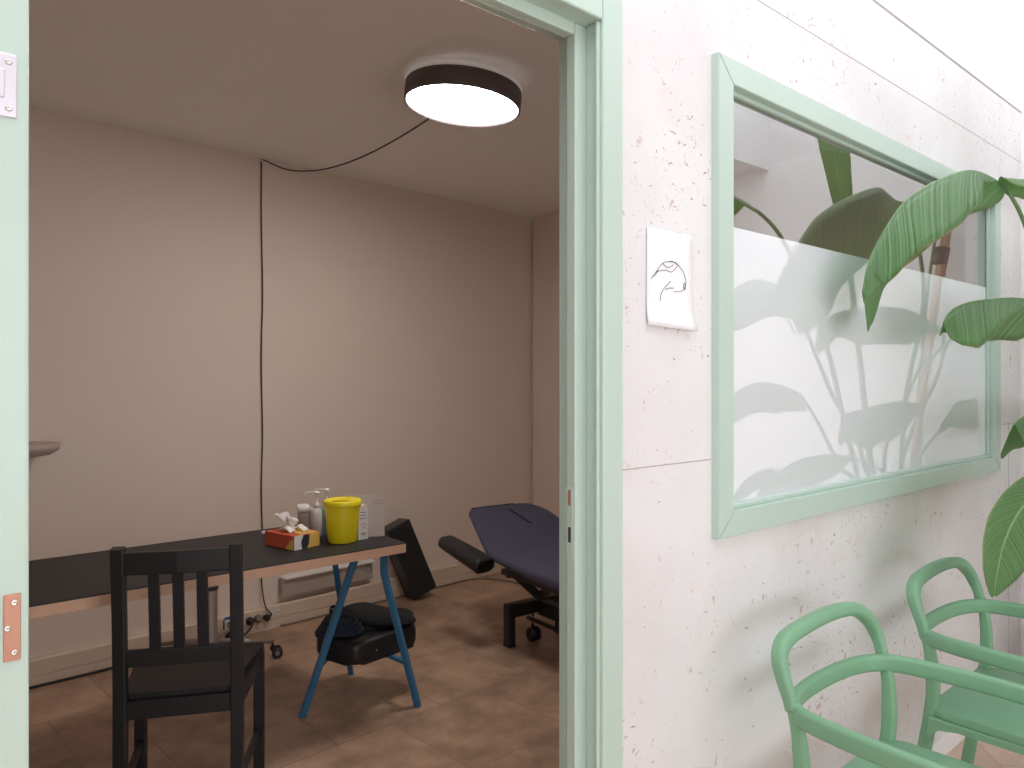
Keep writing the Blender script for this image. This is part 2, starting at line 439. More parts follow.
# door frame
door = bpy.data.objects.new('door_1', None); COL.objects.link(door); struct(door); f1(door)
FW, FP = .063, .012        # face width, projection from the wall
y0 = W1-FP
def jamb(mb, s_in, sgn):
    # s_in: opening edge; sgn +1 right jamb
    mb.box((s_in+sgn*FW/2, (y0+W1+WT+.02)/2, (DH+FW)/2), (FW, WT+FP+.02, DH+FW), bev=.004)
    if sgn < 0: return
    mb.box((s_in-sgn*.018+sgn*.001, y0+.046+.0135, DH/2), (.036, .027, DH), bev=.003)
    mb.box((s_in-sgn*.004, y0+.012, DH/2), (.010, .008, DH), bev=.003)
m = MB(); jamb(m, DS1, 1); m.build('jamb', M['mint'], door)
m = MB(); jamb(m, DS0, -1); m.build('jamb', M['mint'], door)
m = MB()
m.box(((DS0+DS1)/2, (y0+W1+WT+.02)/2, DH+FW/2), (DS1-DS0, WT+FP+.02, FW), bev=.004)
m.box(((DS0+DS1)/2-.018, y0+.046+.0135, DH-.012), (DS1-DS0-.036, .027, .026), bev=.003)
m.build('lintel', M['mint'], door)
def hinge(s0, s1, h0, h1, mt, knuckle):
    m = MB(); m.box(((s0+s1)/2, y0-.001, (h0+h1)/2), (s1-s0, .003, h1-h0), bev=.0012)
    if knuckle: m.box((s0+.004, y0-.004, (h0+h1)/2), (.008, .008, (h1-h0)*.45), bev=.0015)
    o = m.build('hinge_plate', mt, door)
    c = (s0+s1)/2+.002
    for h in (h0+.010, (h0+h1)/2, h1-.010):
        q = MB(); q.lathe([(.0005, -.0015), (.0040, -.0012), (.0034, .0016), (.0012, .0018), (.0010, .0008), (.0002, .0008)], (c if h != (h0+h1)/2 else s0+.004, y0-.0035, h), 14, Matrix.Rotation(R(90), 3, 'X'))
        q.build('screw', M['chrome'], o)
hinge(.1055, .1258, 1.706, 1.780, M['steel'], True)
hinge(.1125, .1297, 1.072, 1.150, M['coppertone'], False)  # lower plate in a copper tone
m = MB(); m.box((DS1-.0355, y0+.062, 1.10), (.0012, .018, .15), bev=.0004); sp = m.build('strike_plate', M['mint'], door)
for hh, mt in ((1.153, M['coppertone']), (1.075, M['grille'])):
    m = MB(); m.box((DS1-.0362, y0+.062, hh), (.0012, .008, .032), bev=.0003); m.build('strike_slot', mt, sp)

# interior window
win = bpy.data.objects.new('window_1', None); COL.objects.link(win); struct(win); f1(win)
OS0, OS1, OH0, OH1 = 1.5438, 3.627, 1.0137, 2.1935
fp = .020
def mitre(a, b, c, d):   # a,b outer, c,d inner (s,h)
    m = MB(); y1, y2 = W1-fp, W1+.05
    vs = [m.bm.verts.new((p[0], y, p[1])) for y in (y1, y2) for p in (a, b, d, c)]
    for f in ((0, 1, 2, 3), (7, 6, 5, 4), (0, 4, 5, 1), (1, 5, 6, 2), (2, 6, 7, 3), (3, 7, 4, 0)): m.bm.faces.new([vs[i] for i in f])
    bmesh.ops.recalc_face_normals(m.bm, faces=m.bm.faces[:])
    bmesh.ops.bevel(m.bm, geom=[e for e in m.bm.edges], offset=.002, segments=2, affect='EDGES')
    return m
O = [(OS0, OH0), (OS1, OH0), (OS1, OH1), (OS0, OH1)]; I = [(WS0, WH0), (WS1, WH0), (WS1, WH1), (WS0, WH1)]
for i in range(4): mitre(O[i], O[(i+1) % 4], I[i], I[(i+1) % 4]).build('window_frame', M['mint'], win)
GY = W1+.012
m = MB()
for (cs, ch, ls, lh) in (((WS0+WS1)/2, WH0+.006, WS1-WS0, .012), ((WS0+WS1)/2, WH1-.006, WS1-WS0, .012), (WS0+.006, (WH0+WH1)/2, .012, WH1-WH0-.024), (WS1-.006, (WH0+WH1)/2, .012, WH1-WH0-.024)):
    m.box((cs, GY-.006, ch), (ls, .012, lh), bev=.002)
m.build('glazing_bead', M['mint'], win)
FILM = 1.79
m = MB(); m.box(((WS0+WS1)/2, GY+.004, (FILM+WH1)/2), (WS1-WS0, .006, WH1-FILM)); m.build('clear_pane', M['clear'], win)
m = MB(); m.box(((WS0+WS1)/2, GY+.004, (FILM+WH0)/2), (WS1-WS0, .006, FILM-WH0)); m.build('frosted_pane', M['film'], win)

# ================================================================== HALL THINGS
# sheet with a pen drawing
sk = thing('drawing', 'small white sheet with a line drawing taped to the wall beside the window', 'drawing', P1(1.377, W1-.002, 1.522), TH1)
m = MB(); nx, nz = 6, 14; grid = []
pw, ph = .165, .217
def sheet(u, v):
    x = (u-.5)*pw + (1-v)*.010*(u-.2); z = v*ph - .008*u*(1-v)
    lift = max(0, .30-v)**2*.09*(.5+.8*u) + max(0, .2-v)*.012*abs(u-.5)
    return Vector((x, -.001-lift, z))
grid = [[m.bm.verts.new(sheet(i/nx, j/nz)) for j in range(nz+1)] for i in range(nx+1)]
for i in range(nx):
    for j in range(nz): m.bm.faces.new((grid[i][j], grid[i+1][j], grid[i+1][j+1], grid[i][j+1])).smooth = True
m.build('sheet', M['paper'], sk, solid=.0006)
strokes = [
    [(105, 375), (118, 350), (135, 325), (150, 298), (165, 278), (185, 268), (205, 260), (222, 262), (240, 268), (250, 280)],
    [(245, 275), (268, 300), (280, 335), (284, 360), (278, 385), (268, 402), (250, 412), (220, 419)],
    [(276, 362), (270, 378), (276, 398), (281, 380), (276, 362)],
    [(128, 335), (150, 322), (180, 312), (205, 318), (222, 305), (240, 280)],
    [(165, 282), (185, 296), (205, 290), (218, 276)], [(198, 268), (210, 262), (228, 266), (236, 276)],
    [(150, 480), (153, 455), (160, 430), (172, 408), (186, 390), (203, 367)], [(178, 415), (195, 404), (218, 400)],
    [(112, 360), (125, 352), (140, 320)]]
def onsheet(zx, zy):
    v = (615-zy)/(615-105.); u = (zx-88)/235.
    return sheet(u, v)+Vector((0, -.0012, 0))
m = MB()
for st in strokes: m.tube(spline([onsheet(*p) for p in st], 4), .0006, 5)
m.build('ink_lines', M['ink'], sk)

# green plastic armchairs
def armchair():
    t = thing('armchair', '', 'chair')
    band = rrect(.046, .024, .011)
    xh = .238
    # back loop with the rear legs: one part each
    lp = [(-xh, .220, .655), (-xh-.002, .228, .690), (-xh-.004, .240, .728), (-xh+.004, .252, .766), (-xh+.045, .260, .794), (-.10, .264, .804),
          (0, .266, .807), (.09, .264, .804), (xh-.075, .259, .792), (xh-.022, .250, .758), (xh+.000, .240, .722), (xh+.002, .228, .690), (xh, .220, .655)]
    pts = spline(lp, 6)
    nrm = Vector((0, .93, -.37))
    m = MB(); m.sweep(pts, rrect(.034, .036, .012), up=[Vector((0, 1, -.2))]*len(pts), scales=[.74+.30*min(1, 3.2*min(i, len(pts)-1-i)/len(pts)) for i in range(len(pts))]); m.build('back_loop', M['green'], t)
    for sx in (-1, 1):
        m = MB()
        pts = spline([(sx*xh, .220, .672), (sx*xh*.985, .205, .60), (sx*xh*.965, .200, .50), (sx*xh*.955, .208, .42), (sx*xh*.96, .235, .25), (sx*xh*.97, .275, 0)], 6)
        n_ = len(pts)
        m.sweep(pts, rrect(.027, .034, .011), up=[Vector((0, 1, 0))]*n_, scales=[.78+.30*min(1, 3*i/n_) for i in range(n_)])
        m.build('leg', M['green'], t)
        m = MB()
        pts = spline([(sx*.272, -.235, .640), (sx*.272, -.262, .62), (sx*.27, -.268, .57), (sx*.265, -.262, .44), (sx*.262, -.268, .25), (sx*.262, -.285, 0)], 6)
        m.sweep(pts, rrect(.036, .026, .011), up=[Vector((0, 1, 0))]*len(pts)); m.build('leg', M['green'], t)
    half = [(0, .268), (.09, .264), (.165, .250), (.215, .226), (.244, .190), (.262, .12), (.274, .0), (.274, -.14), (.272, -.25)]
    pl = [(-x, y, .648-.010*max(0, -y)) for x, y in reversed(half)]+[(x, y, .648-.010*max(0, -y)) for x, y in half[1:]]
    pts = spline(pl, 5)
    m = MB(); m.sweep(pts, rrect(.026, .045, .011), up=(0, 0, 1)); m.build('armrest', M['green'], t)
    seat = rpoly([(-.245, .215), (-.258, -.25), (.258, -.25), (.245, .215)], [.05, .06, .06, .05], 6)
    m = MB(); m.prism(seat, .424, .450, bev=.008)
    m.build('seat', M['green'], t, smooth=True)
    for sx in (-1, 1):
        m = MB(); side = [(.205, .425), (-.255, .425), (-.265, .345), (-.235, .395), (-.19, .408), (.13, .408), (.18, .398), (.215, .345)]
        m.prism(side, -.011, .011, fn=lambda v: Vector((sx*.244+v.z, v.x, v.y)), bev=.004); m.build('seat_rail', M['green'], t)
    for yy in (.205, -.258):
        m = MB(); m.bar((-.23, yy, .413), (.23, yy, .413), .026, .020, bev=.004); m.build('seat_rail', M['green'], t)
    return t
def put(o, s, n, rot=0, label=None):
    o.location = P1(s, n); o.rotation_euler = (0, 0, TH1+rot)
    if label: o['label'] = label
ch = armchair(); ch['group'] = 'green armchairs by the window'
put(ch, 1.806, W1-.415, 0, 'green plastic armchair nearer the doorway, in front, cut off by the bottom of the photo')
c2 = dup(ch)
put(c2, 2.565, W1-.415, 0, 'green plastic armchair further along the wall, under the hanging leaf, its seat in view')

# ---------------------------------------------------------------- the big plant
def lerp_list(L, t):
    x = t*(len(L)-1); i = min(int(x), len(L)-2); f = x-i
    return Vector(L[i])*(1-f)+Vector(L[i+1])*f
def leaf_mesh(spine, wmax, sl, sr, prof=None, droop=.25, wave=.006, tears=0, seed=0, wl=1.0, wr=1.0, profr=None):
    """spine: local points base to tip; sl / sr: side directions of the two halves along the spine"""
    rnd = random.Random(seed)
    sp = spline(spine, 10); n = len(sp)-1; K = 6
    mb = MB(); bm = mb.bm; uvl = bm.loops.layers.uv.new('UVMap')
    ph_ = rnd.random()*6
    def width(u):
        if prof: return wmax*float(lerp_list([(p,) * 3 for p in prof], u)[0])
        return wmax*max(.0, (sin(pi*min(1, u**.62*.995)))**.75)
    rows = []
    for i in range(n+1):
        u = i/n; wd = width(u); row = []
        L = lerp_list(sl, u).normalized(); Rr = lerp_list(sr, u).normalized()
        for j in range(-K, K+1):
            t = abs(j)/K; side = L if j < 0 else Rr; k = wl if j < 0 else wr
            wk = wd if (j < 0 or not profr) else wmax*float(lerp_list([(q_,) * 3 for q_ in profr], u)[0])
            p = sp[i]+side*wk*k*t
            p += Vector((0, 0, -1))*droop*wk*t*t
            p += Vector((0, 0, 1))*wave*sin(u*19+ph_+(2 if j < 0 else 0))*t*t
            p.x = min(p.x, 3.962-PB[0]); p.y = min(p.y, W1-.008-PB[1])
            row.append((bm.verts.new(p), u, .5+.5*j/K))
        rows.append(row)
    gap = set()
    for q in range(tears): gap.add((rnd.randint(int(n*.7), n-1), rnd.choice((-1, 1))))
    for i in range(n):
        for j in range(2*K):
            if (i, -1 if j < K else 1) in gap and (j < K-2 or j > K+2): continue
            q = (rows[i][j], rows[i+1][j], rows[i+1][j+1], rows[i][j+1])
            f = bm.faces.new([x[0] for x in q]); f.smooth = True
            for lp, x in zip(f.loops, q): lp[uvl].uv = (x[1], x[2])
    return mb
PB = (3.66, W1-.42)
plant = thing('potted_plant', 'large potted banana-leaved plant standing in the corner beyond the green armchairs', 'plant', P1(PB[0], PB[1]), TH1)
def L(p): return Vector((min(p[0], 3.93)-PB[0], p[1]-PB[1], p[2]))
m = MB(); m.lathe([(.13, 0), (.175, .03), (.195, .30), (.20, .36), (.185, .36), (.18, .33)], seg=40); pot = m.build('pot', M['terra'], plant)
m = MB(); m.lathe([(.179, .30), (.179, .325), (.10, .34), (.02, .345)], seg=30); m.build('soil', M['soil'], plant)
def frond(leafmb, petiole, r0=.013, r1=.006, name='leaf'):
    lf = leafmb.build(name, M['leaf'], plant, solid=.0012)
    pts = spline(petiole, 8); n = len(pts)-1
    mb = MB(); mb.tube(pts, 1.0, 10, scales=[r0+(r1-r0)*i/n for i in range(n+1)]); mb.build('leaf_stalk', M['stem'], lf)
    return lf
root = lambda dx, dy: Vector((dx, dy, .33))
# leaf whose back shows in the glass, nearest the window
b1 = [fro(1006, 188, .17), fro(990, 176, .16), fro(968, 170, .14), fro(935, 181, .13), fro(905, 201, .125), fro(884, 230, .12), fro(868, 263, .12), fro(862, 292, .125)]
b1 = [L(p) for p in b1]
frond(leaf_mesh(b1, .25,
    sl=[(-.1, .25, -.9), (-.1, .3, -.9), (.1, .3, -.9), (.2, .3, -.9), (.55, .25, -.8), (.75, .2, -.7)],
    sr=[(-.2, -.2, .5), (-.25, -.3, -.6), (.1, -.55, -.75), (.28, -.55, -.75), (.42, -.52, -.70), (.5, -.45, -.65), (.5, -.4, -.7)],
    prof=[.10, .36, .56, .70, .80, .84, .84, .80, .70, .45], profr=[.03, .06, .14, .46, .54, .52, .45, .35, .22, .08], droop=.22, tears=4, seed=3),
    [root(.02, .03), L(fro(1075, 420, .30)), L(fro(1050, 300, .22)), L(fro(1024, 222, .18)), b1[0]])
# second leaf, folded, at half height
b2 = [L(p) for p in (fro(1085, 322, .26), fro(1050, 305, .23), fro(1020, 298, .21), fro(990, 299, .20), fro(965, 303, .19), fro(948, 313, .19), fro(944, 325, .19))]
frond(leaf_mesh(b2, .155, sl=[(0, .3, -.95), (0, .3, -.95), (0, .35, -.9), (.2, .4, -.8)], sr=[(.1, -.7, -.3), (.1, -.7, -.5), (.25, -.5, -.8), (.5, -.3, -.9)],
    prof=[.1, .6, .95, 1.0, .85, .6, .4, .15], profr=[.03, .08, .14, .25, .48, .72, .78, .6, .2], droop=.2, seed=5, wl=.85),
    [root(-.02, -.03), L(fro(1130, 480, .42)), L(fro(1112, 370, .30)), b2[0]])
# third leaf, dark, low
b3 = [L(p) for p in (fro(1100, 408, .33), fro(1070, 405, .30), fro(1042, 410, .28), fro(1022, 417, .275), fro(1014, 424, .275))]
frond(leaf_mesh(b3, .16, sl=[(0, .5, -.8), (0, .5, -.7), (0, .4, -.8)], sr=[(.1, -.6, -.8), (.1, -.6, -.8), (.4, -.4, -.9)], prof=[.1, .7, .95, .9, .6], droop=.3, seed=8, wl=.8, wr=.8),
    [root(.03, -.05), L(fro(1140, 540, .42)), L(fro(1115, 450, .36)), b3[0]])
# fourth leaf: broad, hanging and turned to the room
b4 = [L(p) for p in (fro(1066, 474, .36), fro(1038, 491, .36), fro(1018, 513, .355), fro(1004, 542, .35), fro(997, 572, .345), fro(994, 596, .34))]
frond(leaf_mesh(b4, .17, sl=[(-.9, .1, .45), (-.95, .1, .25), (-1, 0, .05), (-.95, 0, .05)], sr=[(.8, -.2, -.5), (.8, -.2, -.4), (.8, -.2, -.3), (.8, -.2, -.2)],
    prof=[.15, .80, 1.05, 1.12, 1.05, .82, .48, .08], droop=.05, wave=.004, seed=9, wl=1.0, wr=.9),
    [root(-.05, -.02), L(fro(1135, 600, .44)), L(fro(1120, 510, .40)), b4[0]])
b11 = [L(p) for p in (fro(1110, 196, .30), fro(1075, 186, .26), fro(1045, 181, .23), fro(1018, 179, .20), fro(1000, 177, .18))]
frond(leaf_mesh(b11, .085, sl=[(0, .5, -.5)]*3, sr=[(.1, -.7, -.5)]*3, droop=.2, seed=21), [root(.05, .0), L(fro(1160, 480, .42)), L(fro(1145, 300, .36)), b11[0]])
# leaves that only the glass shows
def ml(pts): return [L(mir(*p)) for p in pts]
DN = [(0, .55, -.7)]*3; DF = [(0, -.55, -.7)]*3
b5 = ml([(752, 204, .52), (742, 197, .54), (730, 190, .56), (716, 186, .58), (700, 188, .6), (688, 196, .6)])
frond(leaf_mesh(b5, .10, [(0, .7, -.3)]*3, [(0, -.7, -.3)]*3, droop=.3, seed=11), [root(-.06, .02), *ml([(852, 430, .44), (835, 355, .46), (812, 288, .48), (788, 238, .50), (768, 214, .51)]), b5[0]])
b6 = ml([(793, 286, .50), (776, 281, .52), (756, 279, .54), (735, 292, .56), (715, 315, .58), (700, 340, .58)])
frond(leaf_mesh(b6, .15, [(.05, .6, -.5)]*3, [(.05, -.6, -.6)]*3, droop=.4, seed=12), [root(-.03, .05), *ml([(866, 450, .44), (838, 395, .46), (812, 330, .48)]), b6[0]])
b7 = ml([(806, 394, .50), (790, 386, .52), (765, 382, .54), (742, 392, .56), (722, 412, .57), (708, 440, .57)])
frond(leaf_mesh(b7, .10, [(.05, .5, -.6)]*3, [(.05, -.5, -.7)]*3, droop=.4, seed=13), [root(-.05, -.04), *ml([(862, 490, .44), (846, 468, .46), (825, 425, .48)]), b7[0]])
b8 = ml([(805, 486, .52), (788, 473, .54), (768, 470, .56), (748, 484, .58), (735, 505, .58)])
frond(leaf_mesh(b8, .065, DN, DF, droop=.4, seed=14), [root(-.04, .0), *ml([(855, 525, .46), (830, 508, .5)]), b8[0]])
b9 = ml([(945, 431, .24), (955, 416, .20), (968, 411, .17), (980, 413, .14), (990, 420, .12)])
frond(leaf_mesh(b9, .075, [(-.05, .2, .6)]*3, [(.1, -.3, -.6)]*3, prof=[.45, .9, 1, 1, .9], droop=.2, seed=15), [root(.04, .05), *ml([(912, 500, .34), (926, 458, .30)]), b9[0]], .009, .005)
b10 = ml([(938, 354, .26), (950, 343, .23), (965, 330, .2), (980, 315, .17), (990, 303, .14)])
frond(leaf_mesh(b10, .07, [(.2, .3, .3)]*3, [(-.1, -.3, -.5)]*3, droop=.1, seed=16), [root(.02, -.02), *ml([(890, 462, .36), (908, 410, .32), (925, 370, .28)]), b10[0]], .010, .006)
# upright young leaf, back-lit
b0 = ml([(852, 230, .46), (846, 190, .46), (840, 150, .46), (834, 110, .47), (828, 70, .48), (824, 45, .48)])
frond(leaf_mesh(b0, .11, [(.75, .45, .1)]*3, [(-.75, -.35, .1)]*3, prof=[.25, .55, .7, .75, .6, .1], droop=0, seed=17), [root(0, .02), *ml([(876, 460, .44), (868, 380, .45), (858, 290, .455)]), b0[0]], .016, .012)
# leaf low over the second chair, seen in the glass behind the stalks
# supporting stakes
stk = thing('plant_stake', 'pair of wooden stakes taped together, leaning in the plant pot by the end wall', 'stake', P1(*mir(908, 560, .40)[:2]), TH1)
q0 = Vector(mir(908, 560, .40)); q1 = Vector(mir(918, 470, .37)); q2 = Vector(mir(948, 255, .24)); q3 = Vector(mir(960, 190, .20)); q4 = q3+(q3-q2)*.35
q0 = Vector((q1.x+(q1.x-q2.x)*.55, q1.y+(q1.y-q2.y)*.55, .34))
o0 = Vector((stk.location.x, stk.location.y, 0))
stk.location = P1(q0.x, q0.y, .34)
LL = lambda p: Vector((p.x-q0.x, p.y-q0.y, p.z-.34))
m = MB(); m.tube(spline([LL(q0), LL(q1), LL(q2)], 4), .017, 10); m.build('stake', M['bamboo'], stk)
off = Vector((.022, -.012, 0))
m = MB(); m.tube([LL(q1)*.6+LL(q2)*.4+off, LL(q2)+off, LL(q3)+off, LL(q4)+off], .015, 10); m.build('stake', M['bamboo'], stk)
m = MB(); m.tube([LL(q2)-Vector((0, 0, .1)), LL(q3), LL(q4)], .014, 10); m.build('stake', M['bamboo'], stk)
mid = LL(q2)+off*.5; dr = (LL(q3)-LL(q2)).normalized()
m = MB(); m.tube([mid-dr*.04, mid+dr*.04], .031, 14); m.build('tape', M['tape'], stk)

# ================================================================== TREATMENT ROOM THINGS
# ceiling lamp
lc = Vector((-.198, 3.075, CEIL)); lr = .242
LT = Matrix.Rotation(R(5.0), 3, 'Y')
lc.z -= .0225
lamp = thing('ceiling_lamp', 'round flat ceiling lamp with a dark rim and glowing white disc', 'lamp', lc)
lamp.rotation_euler = (0, R(5.0), 0)
LI = LT.inverted()
m = MB(); m.lathe([(.01, -.018), (lr-.004, -.018), (lr+.002, -.014), (lr+.002, -.008), (lr-.004, 0), (.01, 0)], seg=64); m.build('mounting_plate', M['plateglow'], lamp)  # plate is no light source; its faint glow stands in for lamplight on it
m = MB(); m.lathe([(lr-.012, -.020), (lr-.002, -.020), (lr, -.024), (lr, -.092), (lr-.003, -.095), (lr-.008, -.095), (lr-.010, -.086), (lr-.012, -.080)], seg=64); m.build('rim', M['lampblk'], lamp)
m = MB(); m.lathe([(.005, -.030), (lr-.012, -.030), (lr-.012, -.084), (lr-.03, -.0885), (.005, -.090)], seg=64); m.build('diffuser', M['lamp'], lamp)
hk = P2(1.53, W2-.012, CEIL-.012)
hook = Vector((hk.x, hk.y, hk.z))
r_ = (262-512)/F
s_h = (W2-.012)*(S2.x*r_+S2.y)/(N2.x*r_+N2.y)
hook = P2(s_h, W2-.012, CEIL-.015)
a = lc+Vector((-.10, .19, -.03)); dirn = hook-a
cp = [a]
for k in (.18, .35, .52, .68, .84): cp.append(a+dirn*k+Vector((0, 0, -.135*4*k*(1-k)*(.75+.5*k))))
cp += [hook+Vector((.0, -.0, .004)), hook+Vector((-.004, .003, -.03))]
for k, h in enumerate((2.3, 1.9, 1.5, 1.1, .8, .5, .3, .14)): cp.append(P2(s_h+(.004 if k % 2 else -.003), W2-.010-(.03 if h < .2 else 0), h))
plug = P2(1.893, W2-.06, .075)
cp += [P2(s_h+.03, W2-.07, .09), plug]
m = MB(); m.tube(spline([LI @ (p-lc) for p in cp], 6), .0037, 8); m.build('power_cord', M['cord'], lamp)
m = MB(); m.tube([LI @ (hook-lc+N2*.012), LI @ (hook-lc-N2*.006)], .009, 10); m.build('cord_hook', M['plastic'], lamp)
q = MB(); q.lathe([(.004, -.014), (.016, -.012), (.018, .012), (.006, .022)], LI @ (plug-lc), 16, LI @ Matrix.Rotation(TH2, 3, 'Z') @ Matrix.Rotation(R(90), 3, 'X')); q.build('plug', M['blackcord'], lamp)

# desk top
TF = ong(406, 542.5, .74); TH = TH1
DK = 2.0; DD = .64
desk = thing('desk_top', 'long black desk top with a pale plywood edge on blue trestles', 'desk', (TF.x, TF.y, .70), TH)
# local x to the right end, y away from the camera
m = MB(); m.box((-DK/2, DD/2, .0175), (DK, DD, .035), bev=.0012); m.build('plywood_core', M['ply'], desk)
m = MB(); m.box((-DK/2, DD/2, .0375), (DK-.001, DD-.001, .005), bev=.0008); m.build('linoleum_top', M['desk'], desk)

# three-legged trestles
FL, FR, BK = ong(302, 717), ong(418, 706.5), ong(351, 674)
cen = (FL+FR+BK)/3
tr = thing('trestle', 'blue steel trestle under the right desk end, a cushion stored on it', 'trestle', cen, 0, 'blue trestles under the desk')
feet = [FL-cen, FR-cen, BK-cen]
rot = Matrix.Rotation(R(46.7), 3, 'Z')
tops = [rot @ (f*.45) for f in feet]
KH = .60
for k, (f, tp) in enumerate(zip(feet, tops)):
    m = MB(); bot = Vector((f.x, f.y, 0)); kp = Vector((tp.x, tp.y, KH))
    if k == 1:
        a_ = Vector((-.532, 3.076, .598))-Vector((cen.x, cen.y, 0)); pts = [bot, a_-(a_-bot).normalized()*.025, a_, a_+Vector((0, 0, .025)), Vector((a_.x, a_.y, .698))]
    else: pts = [bot, (bot+kp)/2, bot+(kp-bot)*(.690/KH)]
    m.sweep(pts, rrect(.026, .026, .004, 2), up=Vector((-f.y, f.x, 0)), smooth=False)
    m.build('leg', M['blue'], tr)
tops = [Vector((f.x, f.y, 0))+(Vector((t.x, t.y, KH))-Vector((f.x, f.y, 0)))*(.69/KH) for f, t in zip(feet, tops)]
tops[1] = Vector((-.532-cen.x, 3.076-cen.y, .598))
m = MB()
tp2 = [Vector((t.x, t.y, .692)) for t in tops]
for i in range(3): m.bar(tp2[i], tp2[(i+1) % 3], .03, .014)
m.build('top_frame', M['blue'], tr)
BH = .200
at = lambda f, tp, h: Vector((f.x+(tp.x-f.x)*h/KH, f.y+(tp.y-f.y)*h/KH, h))
pb = [Vector((f.x, f.y, 0))+(t-Vector((f.x, f.y, 0)))*(BH/t.z) for f, t in zip(feet, tops)]
for i, j in ((0, 2), (1, 2)):
    m = MB(); m.bar(pb[i], pb[j], .022, .016, bev=.002); m.build('crossbar', M['blue'], tr)
t2 = dup(tr); t2.location = cen-S1*1.72; t2['label'] = 'blue steel trestle under the left end of the desk, beyond the door frame'

# stool seat stored on the trestle, with a folded bag and a cloth on top
def blob(poly, h0, h1, r, fn=None):
    mb = MB(); mb.prism(rpoly(poly, r), h0, h1, fn, bev=min(.025, (h1-h0)*.4)); return mb
sc = Vector((-.64, 3.24, 0))
SB = BH+.010
st = thing('cushion', 'black padded stool cushion lying on the crossbars of the blue trestle', 'cushion', (sc.x, sc.y, SB))
poly = [(-.01, -.19), (.185, .035), (.215, .09), (.165, .165), (.03, .18), (-.12, .13), (-.20, .06), (-.215, -.05)]
m = blob(poly, 0, .095, [.05, .04, .05, .05, .06, .06, .04, .05]); m.build('padding', M['vinyl'], st, smooth=True)
q = MB(); q.lathe([(.001, 0), (.005, 0), (.004, .003), (.001, .004)], (.065, -.105, .045), 12, Matrix.Rotation(R(49), 3, 'Z') @ Matrix.Rotation(R(90), 3, 'X')); q.build('stud', M['chrome'], st)
bg = thing('folded_bag', 'soft black bag folded on the stool seat under the desk', 'bag', (-.635, 3.255, SB+.094), R(-4))
m = MB(); 
nx, ny = 14, 8; 
def bagz(u, v):
    e = (1-abs(2*u-1)**4)*(1-abs(2*v-1)**4)
    return max(0, e)**.5
gr = {}
for side in (0, 1):
    for i in range(nx+1):
        for j in range(ny+1):
            u, v = i/nx, j/ny
            if side == 1 and (i in (0, nx) or j in (0, ny)): gr[side, i, j] = gr[0, i, j]; continue
            a_, b_ = 2*u-1, 2*v-1; uu = .5+.5*a_*sqrt(1-.42*b_*b_); vv = .5+.5*b_*sqrt(1-.42*a_*a_)
            x = -.16+.37*uu+.015*sin(v*7); y = -.035+.22*vv+.010*sin(u*9)
            z0 = .008+.018*(1-bagz(u, v)); z1 = z0+(.082-.040*u)*bagz(u, v)+.006*sin(u*11+v*5)*bagz(u, v)
            gr[side, i, j] = m.bm.verts.new((x, y, z1 if side else z0))
for side in (0, 1):
    for i in range(nx):
        for j in range(ny):
            m.bm.faces.new([gr[side, a_, b_] for a_, b_ in ((i, j), (i+1, j), (i+1, j+1), (i, j+1))]).smooth = True
m.build('bag_body', M['blackfab'], bg, sub=1)
m = MB(); m.tube(spline([(-.145, .06, .03), (-.175, .045, .05), (-.18, .06, .075), (-.15, .08, .07), (-.12, .09, .05)], 5), .006, 8); m.build('strap', M['blackfab'], bg)
m = MB(); m.box((-.178, .052, .062), (.020, .012, .022), bev=.003); m.build('buckle', M['greycord'], bg)
cl = thing('folded_cloth', 'dark blue cloth bundled on the left of the stool seat beside the black bag', 'cloth', (-.745, 3.205, SB+.094), R(15))
m = MB()
for k in range(4):
    z = .012+.017*k; o_ = .012*k
    m.sweep(spline([(-.075+o_, -.045, z), (-.05+o_, -.065, z+.006), (.0, -.06, z+.004), (.06-o_, -.045, z), (.078-o_, 0, z), (.06-o_, .045, z), (.0, .05, z+.004), (-.06+o_, .04, z), (-.08+o_, 0, z)], 4, True), rrect(.05, .019, .008, 3), closed=True, up=(0, 0, 1))
m.box((0, 0, .045), (.10, .07, .07), bev=.02)
m.build('fold', M['navycloth'], cl, smooth=True)

# black wooden chair
cl_, cr_ = ong(120.5, 703, .43), ong(236.5, 691, .43)
cm = (cl_+cr_)/2; yaw = atan2((cr_-cl_).y, (cr_-cl_).x); cm = cm-Vector((-sin(yaw), cos(yaw), 0))*.03
chair = thing('dining_chair', 'black wooden slat-back chair standing at the desk', 'chair', (cm.x, cm.y, 0), yaw-R(2))
XW = .166; pt, pd = .037, .036
def post(sx):
    m = MB(); m.sweep([(sx*XW, .015, 0), (sx*XW, .028, .25), (sx*XW, .030, .45), (sx*XW, .018, .70), (sx*XW, .0, .90)], rrect(pd, pt, .004, 2), up=(1, 0, 0), smooth=False); return m
for sx in (-1, 1): post(sx).build('leg', M['black'], chair)
for sx in (-1, 1):
    m = MB(); m.box((sx*.195, .385, .215), (.036, .036, .43), bev=.003); m.build('leg', M['black'], chair)
m = MB(); m.sweep([(-XW+.01, .003, .852), (0, -.006, .852), (XW-.01, .003, .852)], rrect(.068, .022, .004, 2), up=(0, 1, 0), smooth=False); m.build('top_rail', M['black'], chair)
m = MB(); m.bar((-XW+.01, .026, .560), (XW-.01, .026, .560), .022, .05, bev=.003); m.build('back_rail', M['black'], chair)
for k in (-1, 0, 1):
    m = MB(); m.bar((k*.068, .026, .57), (k*.068, .001, .84), .032, .014, up=(0, 1, 0), bev=.002); m.build('slat', M['black'], chair)
m = MB(); m.prism(rpoly([(-.150, .03), (-.212, .405), (.212, .405), (.150, .03)], .012), .435, .452, bev=.003); m.build('seat', M['black'], chair)
